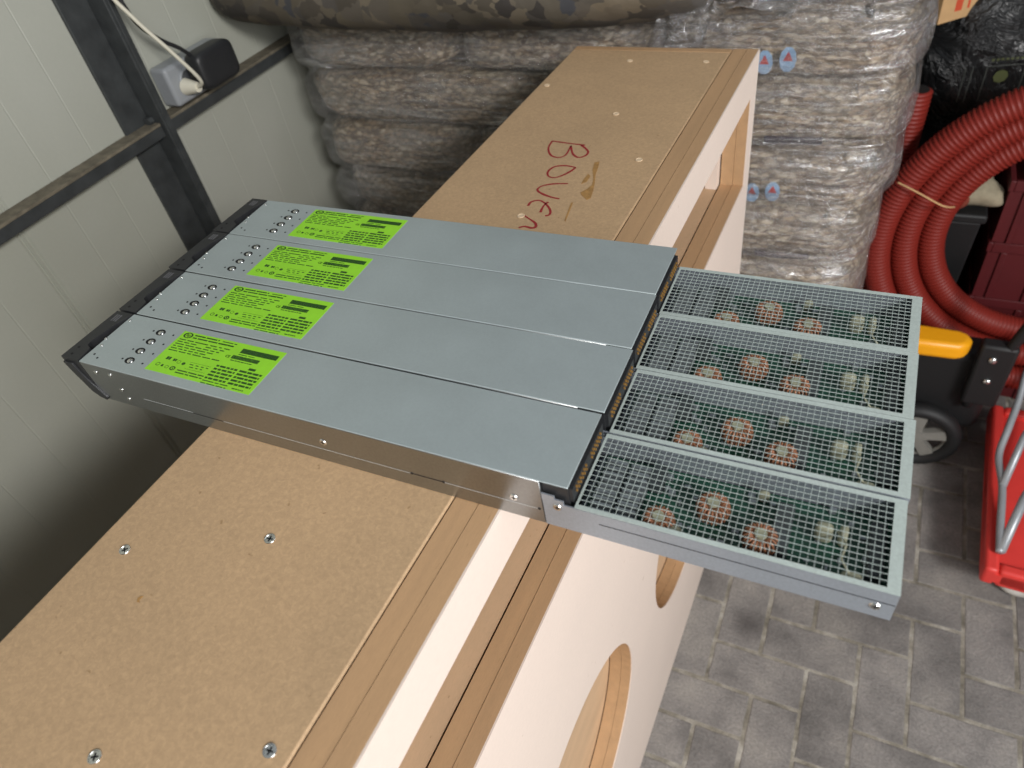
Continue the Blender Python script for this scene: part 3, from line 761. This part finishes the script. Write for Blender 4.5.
# dark tub
tb = empty('storage_tub', (.80, 1.885, 0)); tag(tb, 'black plastic tub standing in the shade inside the red hose coil', 'tub')
mb = MB(); 
def tubwall(z0, z1, hx0, hy0, hx1, hy1, th):
    m_ = MB(); R = [(hx0, hy0, z0), (hx1, hy1, z1), (hx1-th, hy1-th, z1), (hx0-th, hy0-th, z0+th)]
    for hx, hy, z in R: m_.v += [(-hx, -hy, z), (hx, -hy, z), (hx, hy, z), (-hx, hy, z)]
    for l in range(3):
        for i in range(4): m_.f.append([l*4+i, l*4+(i+1) % 4, (l+1)*4+(i+1) % 4, (l+1)*4+i])
    m_.f += [[0, 3, 2, 1], [12, 13, 14, 15]]; return m_
tubwall(0, .60, .14, .20, .16, .235, .006).build('body', DKPL, tb, bevel=.004)
MB().box(-.170, .170, -.240, .240, .60, .625).build('lid', DKPL, tb, bevel=.006)
# red crates
REDC = plain('red_plastic_crate', (84, 20, 24), .55, 0, .08, 10)
def crate(h=.18, hx=.2, hy=.3):
    r = empty('plastic_crate')
    mb = MB(); mb.box(-hx, hx, -hy, hy, 0, .008)
    for s in (-1, 1):
        x0, x1 = sorted((s*hx, s*(hx-.006))); mb.box(x0, x1, -hy, hy, .008, h-.03)
        y0, y1 = sorted((s*hy, s*(hy-.006))); mb.box(-hx+.006, hx-.006, y0, y1, .008, h-.03)
    mb.build('body', REDC, r)
    mb = MB()
    for s in (-1, 1):
        x0, x1 = sorted((s*(hx+.006), s*(hx-.006))); mb.box(x0, x1, -hy-.006, hy+.006, h-.03, h-.001)
        y0, y1 = sorted((s*(hy+.006), s*(hy-.006))); mb.box(-hx+.006, hx-.006, y0, y1, h-.03, h-.001)
    for i in range(5): mb.box(-hx+.03+i*.085, -hx+.045+i*.085, -hy-.006, -hy, .0, h-.03)
    mb.build('rim', REDC, r, bevel=.002)
    return r
cr = crate()
cl = ['bottom red plastic crate of the stack at far right', 'second red plastic crate from the floor at far right', 'third red plastic crate from the floor at far right', 'topmost red plastic crate in the stack, under the black bag']
for i in range(4):
    o = cr if i == 0 else copy_tree(cr)
    o.location = (1.20, 1.97, .001+i*.1795); tag(o, cl[i], 'crate', 'red plastic crates stacked at far right')
# black bin bag on top
bm_ = blob_box(.40, .27, .24, .72, 90, 54); out = []
for x, y_, z in bm_.v:
    p = Vector((x, y_, z)); d = noise.noise(p*5+Vector((2, 0, 0)))*.05+noise.noise(Vector((x*14+z*6, y_*14, z*5)))*.022
    q = p.normalized(); z2 = z+q.z*d*.6
    out.append((x+q.x*d, y_+q.y*d, max(-.215, z2)))
bm_.v = out
bgo = bm_.build('bin_bag', LINER, smooth=True); bgo.location = (1.02, 2.045, .725+.2151); tag(bgo, 'large wrinkled shiny black plastic bag behind the red hose', 'bag')
# faint printed frame and olive roundel on the bag
OLIVE = plain('olive_print', (78, 84, 48), .5); GREYPR = plain('faint_grey_print', (74, 78, 74), .5)

from mathutils.bvhtree import BVHTree
bvh = BVHTree.FromPolygons([Vector(v_.co) for v_ in bgo.data.vertices], [list(p.vertices) for p in bgo.data.polygons])
def bag_print(name, mat, quads, n=8):
    mb = MB()
    for q in quads:
        b0 = len(mb.v)
        for j in range(n+1):
            for i in range(n+1):
                u, w_ = i/n, j/n
                if len(q) == 3:      # disc: cx, cz, r
                    x, z = q[0]+q[2]*w_*math.cos(2*PI*u), q[1]+q[2]*w_*math.sin(2*PI*u)
                else: x, z = q[0]+(q[1]-q[0])*u, q[2]+(q[3]-q[2])*w_
                x -= bgo.location.x; z -= bgo.location.z
                h = bvh.ray_cast(Vector((x, -1, z)), Vector((0, 1, 0)))
                mb.v.append((x, (h[0].y if h[0] else 0)-.0012, z))
        for j in range(n):
            for i in range(n): mb.f.append([b0+j*(n+1)+i, b0+j*(n+1)+i+1, b0+(j+1)*(n+1)+i+1, b0+(j+1)*(n+1)+i])
    return mb.build(name, mat, bgo, smooth=True)
bag_print('print_roundel', OLIVE, [(.915, .925, .016)])
bag_print('print_frame', GREYPR, [(.880, .882, .862, .952), (.960, .962, .862, .952), (.880, .962, .950, .952), (.880, .962, .862, .864), (.850, .852, .862, .952), (.835, .837, .862, .950)])
bag_print('print_lettering', OLIVE, [(.886+i*.010, .892+i*.010, .963, .968) for i in range(8)]+[(.900+i*.008, .905+i*.008, .848, .856) for i in range(5)])
# cardboard box resting on the bag
CARD = plain('cardboard', (196, 158, 112), .8, 0, .08, 40); CARDD = plain('cardboard_flap', (176, 138, 96), .8, 0, .08, 40)
REDT = plain('red_ink', (200, 80, 50), .6)
cbx = empty('cardboard_box', (.775, 1.86, 1.055), (0, 0, .75)); tag(cbx, 'small cardboard box with red print, perched above the black bag at the top edge', 'box')
MB().box(-.09, .09, -.06, .06, 0, .10).build('carton', CARD, cbx, bevel=.001)
mb = MB().box(-.09, -.002, -.0602, .0602, .10, .1025).box(.002, .09, -.0602, .0602, .10, .1025); mb.build('flap', CARDD, cbx)
MB().box(-.05, -.03, -.0603, -.06, .02, .075).box(-.015, -.008, -.0603, -.06, .02, .075).build('red_print', REDT, cbx)


# corrugated red hose coil
m, nt, bs = base('red_hose'); bs.inputs['Base Color'].default_value = lin((124, 36, 27)); bs.inputs['Roughness'].default_value = .5; bs.inputs['Specular IOR Level'].default_value = .35; RED_HOSE = m
def hose_path():
    P = []
    turns = 3.0; nst = 180
    for i in range(nst+1):
        t_ = i/nst; a_ = t_*turns*2*PI
        R_ = .445-.061*turns*t_
        P.append((HX+R_*math.cos(a_), 1.50+.028*turns*t_, HZ+R_*math.sin(a_)))
    return P
HX, HZ = 1.14, .612
P = hose_path()
P = [(.762, 1.27, 1.10), (.755, 1.275, .98), (.752, 1.28, .90)][:0]+P
def corrugate(P, r, pitch):
    P = [Vector(p) for p in P]; L = [0]
    for i in range(len(P)-1): L.append(L[-1]+(P[i+1]-P[i]).length)
    tot = L[-1]; n = int(tot/(pitch/3)); out = []; rad = []; j = 0
    for i in range(n+1):
        s = tot*i/n
        while j < len(L)-2 and L[j+1] < s: j += 1
        q = (s-L[j])/max(1e-9, L[j+1]-L[j]); out.append(P[j].lerp(P[j+1], min(1, q))); rad.append(r if i % 3 else r*.86)
    return out, rad
hs = empty('corrugated_hose', (HX, 1.53, HZ-.45)); tag(hs, 'coil of thick red corrugated hose at the right behind the pellet stack', 'hose')
def build_hose(P, name, parent, mat=None):
    pts, rad = corrugate(P, .0335, .0105)
    m_ = MB().tube([(p.x-parent.location.x, p.y-parent.location.y, p.z-parent.location.z) for p in pts], .04, 22, rad=rad)
    return m_.build(name, mat or RED_HOSE, parent, smooth=True)
build_hose(smoothpath(P, 2), 'hose_coil', hs)
tie = MB().tube(smoothpath([(.735, 1.47, .80), (.78, 1.458, .785), (.84, 1.458, .755), (.87, 1.50, .73)], 6), .0022, 6); 
to = tie.build('tie', CARD, hs, smooth=True); to.location = (-HX, -1.53, -(HZ-.45))
h2 = empty('hose_end', (.735, 1.605, .0)); tag(h2, 'straight upright end of red corrugated hose against the pellet stack', 'hose')
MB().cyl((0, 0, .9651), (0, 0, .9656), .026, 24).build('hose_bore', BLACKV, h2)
build_hose([(.735, 1.605, .965), (.733, 1.60, .8), (.733, 1.60, .6), (.735, 1.60, .3), (.735, 1.60, .02)], 'hose_tube', h2)

# rags on the tub
def crumple(hx, hy, hz, seed): 
    m_ = blob_box(hx, hy, hz, .9, 40, 24); out = []
    for x, y_, z in m_.v:
        p = Vector((x, y_, z)); d = noise.noise(p*16+Vector((seed, 0, 0)))*.03+noise.noise(p*40+Vector((seed, 4, 0)))*.008; q = p.normalized()
        out.append((x+q.x*d, y_+q.y*d, z+q.z*d*.6))
    m_.v = out; return m_
o = crumple(.07, .05, .035, 3).build('cleaning_rag', plain('beige_rag', (150, 140, 118), .9, 0, .2, 40), smooth=True); o.location = (.925, 1.72, .662); tag(o, 'crumpled beige rag on the dark tub under the red hose', 'rag')
o = crumple(.05, .05, .03, 9).build('cleaning_rag', plain('rust_rag', (120, 52, 36), .9, 0, .2, 40), smooth=True); o.location = (.86, 1.70, .655); tag(o, 'small rust-brown rag inside the hose coil', 'rag')

# lawn mower style machine: dark body, yellow nose, wheels
YEL = plain('yellow_plastic', (240, 165, 20), .38, 0, .03, 10)
mw = empty('garden_machine', (.97, 1.42, 0)); tag(mw, 'dark wheeled garden machine with a rounded yellow arm, standing behind the perforated ends', 'machine')
MB().box(-.17, .10, -.05, .035, .12, .40).build('body', DKPL, mw, bevel=.03, bseg=4)
mb = MB(); yp = [(-.222, -.042), (-.10, -.050), (0.0, -.044), (.022, -.030), (.030, 0), (.022, .026), (0.0, .036), (-.10, .040), (-.222, .046)]
mb.prism(yp, 0, .055); yo = mb.build('yellow_arm', YEL, mw, bevel=.016, bseg=5); yo.location = (-.022, -.085, .425); yo.scale = (1, .84, .9)
MB().box(-.20, -.14, -.12, -.051, .25, .424).build('arm_bracket', DKPL, mw, bevel=.004)
def wheel(parent, loc, R_=.105, w=.045, hubm=None, tyre=None):
    t_ = MB().ring((0, 0, 0), R_-.020, .020, 40, 12, 'y').build('wheel', tyre or DKPL, parent, smooth=True); t_.location = loc; t_.scale = (1, 1.2, 1)
    m_ = MB().cyl((0, -.012, 0), (0, .012, 0), .026, 20)
    for i in range(5):
        a_ = 2*PI*i/5+.3; c, s = math.cos(a_), math.sin(a_); L_ = R_-.030
        m_.add([(c*.018-s*.013, -.010, s*.018+c*.013), (c*.018+s*.013, -.010, s*.018-c*.013), (c*L_+s*.018, -.010, s*L_-c*.018), (c*L_-s*.018, -.010, s*L_+c*.018),
                (c*.018-s*.013, .006, s*.018+c*.013), (c*.018+s*.013, .006, s*.018-c*.013), (c*L_+s*.018, .006, s*L_-c*.018), (c*L_-s*.018, .006, s*L_+c*.018)],
               [[0, 1, 2, 3], [4, 7, 6, 5], [0, 4, 5, 1], [1, 5, 6, 2], [2, 6, 7, 3], [3, 7, 4, 0]])
    m_.ring((0, 0, 0), R_-.034, .008, 40, 8, 'y')
    m_.build('wheel_hub', hubm, t_, smooth='auto'); return t_
HUB = plain('grey_hub', (128, 126, 120), .5, 0, .1)
wheel(mw, (-.045, -.09, .115), .115, hubm=HUB)
MB().cyl((-.045, -.08, .115), (-.045, -.02, .13), .010, 12).build('axle', DKPL, mw)
mb = MB().tube(smoothpath([(.05, -.07, .24), (.085, -.075, .42), (.12, -.08, .60), (.15, -.08, .72)], 6), .013, 10); mb.build('handle_bar', DKPL, mw, smooth=True)
mb = MB().ellip((.062, -.092, .42), (.010, .006, .010), 12, 8).ellip((.068, -.092, .35), (.010, .006, .008), 12, 8); mb.build('handle_bolts', CHROME, mw, smooth=True)
MB().box(.03, .11, -.09, -.051, .26, .46).build('handle_clamp', DKPL, mw, bevel=.008)

# red platform trolley with folded grey tube handle
REDT_ = plain('red_platform', (216, 62, 56), .42, 0, .05, 20)
tr_ = empty('platform_trolley', (1.085, .905, 0), (0, 0, -.035)); tag(tr_, 'red plastic platform trolley with grey tubular handle at the right edge', 'trolley')
mb = MB()
outer = [(.0, .02), (.02, 0), (.48, 0), (.50, .02), (.50, .54), (.48, .56), (.02, .56), (0, .54)]
hl = []
for i in range(4):
    for j in range(4):
        if random.random() < 2: hl.append([(.09+i*.10, .10+j*.12), (.15+i*.10, .10+j*.12), (.15+i*.10, .17+j*.12), (.09+i*.10, .17+j*.12)])
me = frame_solid(outer, hl, .03); me.transform(Matrix.Translation((0, 0, .125))); link('platform', me, REDT_, tr_, bevel=.003)
mb = MB()
for (x0, x1, y0, y1) in ((0, .03, .0, .56), (.47, .50, 0, .56), (.03, .47, 0, .03), (.03, .47, .53, .56)): mb.box(x0, x1, y0, y1, .095, .155)
mb.build('rim', REDT_, tr_, bevel=.009, bseg=3)
TUBE = plain('grey_tube', (158, 162, 166), .38, .3, .08, 30)
fr = MB()
fr.tube(smoothpath([(.024, .045, .168), (.022, .11, .175), (.020, .23, .19), (.008, .32, .20), (.018, .39, .235), (.030, .463, .27), (.034, .53, .33), (.045, .545, .42)], 5), .0088, 12)
fr.tube([(.026, .050, .168), (.062, .193, .20), (.105, .321, .24), (.15, .45, .28)], .0105, 12)
fr.tube([(.020, .23, .192), (.050, .361, .24), (.089, .471, .30), (.11, .53, .335)], .0088, 12)

fr.build('folding_handle', TUBE, tr_, smooth=True)
WH = plain('pale_wheel', (190, 186, 178), .5)
for (x, y_) in ((.10, .07), (.40, .07), (.10, .49), (.40, .49)):
    wheel(tr_, (x, y_, .052), .052, hubm=WH, tyre=WH)
MB().box(.06, .14, .05, .51, .094, .108).box(.36, .44, .05, .51, .094, .108).build('castor_mounts', DKPL, tr_)

# ------------------------------------------------------------------ light
w = bpy.data.worlds.new('World'); sc.world = w; w.use_nodes = True; nt = w.node_tree
bg = nt.nodes['Background']
tc = N(nt, 'ShaderNodeTexCoord'); sx = N(nt, 'ShaderNodeSeparateXYZ'); nt.links.new(tc.outputs['Generated'], sx.inputs[0])
nt.links.new(ramp(nt, sx.outputs['Z'], [(.48, (.05, .048, .045, 1)), (.62, (.22, .23, .24, 1)), (.85, (.60, .66, .72, 1))]), bg.inputs['Color']); bg.inputs['Strength'].default_value = .48
def area(name, loc, target, sx_, sy_, power, color):
    l = bpy.data.lights.new(name, 'AREA'); l.shape = 'RECTANGLE'; l.size = sx_; l.size_y = sy_; l.energy = power; l.color = color
    o = bpy.data.objects.new(name, l); col.objects.link(o); o.location = loc
    o.rotation_euler = (Vector(target)-Vector(loc)).to_track_quat('-Z', 'Y').to_euler(); return o
area('daylight_from_open_door', (2.9, -1.65, 3.08), (.1, .4, 1.1), .8, .5, 118, (1.0, .975, .95))
area('daylight_low_in_doorway', (2.25, -.85, 1.75), (.5, 1.0, 1.15), 1.8, 1.3, 36, (.97, .985, 1.0))

# ------------------------------------------------------------------ camera
cam = bpy.data.cameras.new('camera'); co = bpy.data.objects.new('camera', cam); col.objects.link(co); sc.camera = co
cam.sensor_width = 36; cam.lens = 715.3/1024*36; cam.clip_start = .02
R = Matrix(((0.90418284, -0.1873533, 0.38386474), (0.40211893, 0.67644561, -0.6170265), (-0.14406167, 0.71226405, 0.68696882)))
M = R.to_4x4(); M.translation = Vector((.6484, -.2729, .3984+T)); co.matrix_world = M
cam.dof.use_dof = True; cam.dof.focus_distance = .72; cam.dof.aperture_fstop = 7
sc.view_settings.view_transform = 'Standard'; sc.view_settings.look = 'None'; sc.view_settings.gamma = 1; sc.view_settings.use_curve_mapping = False
sc.view_settings.exposure = 0
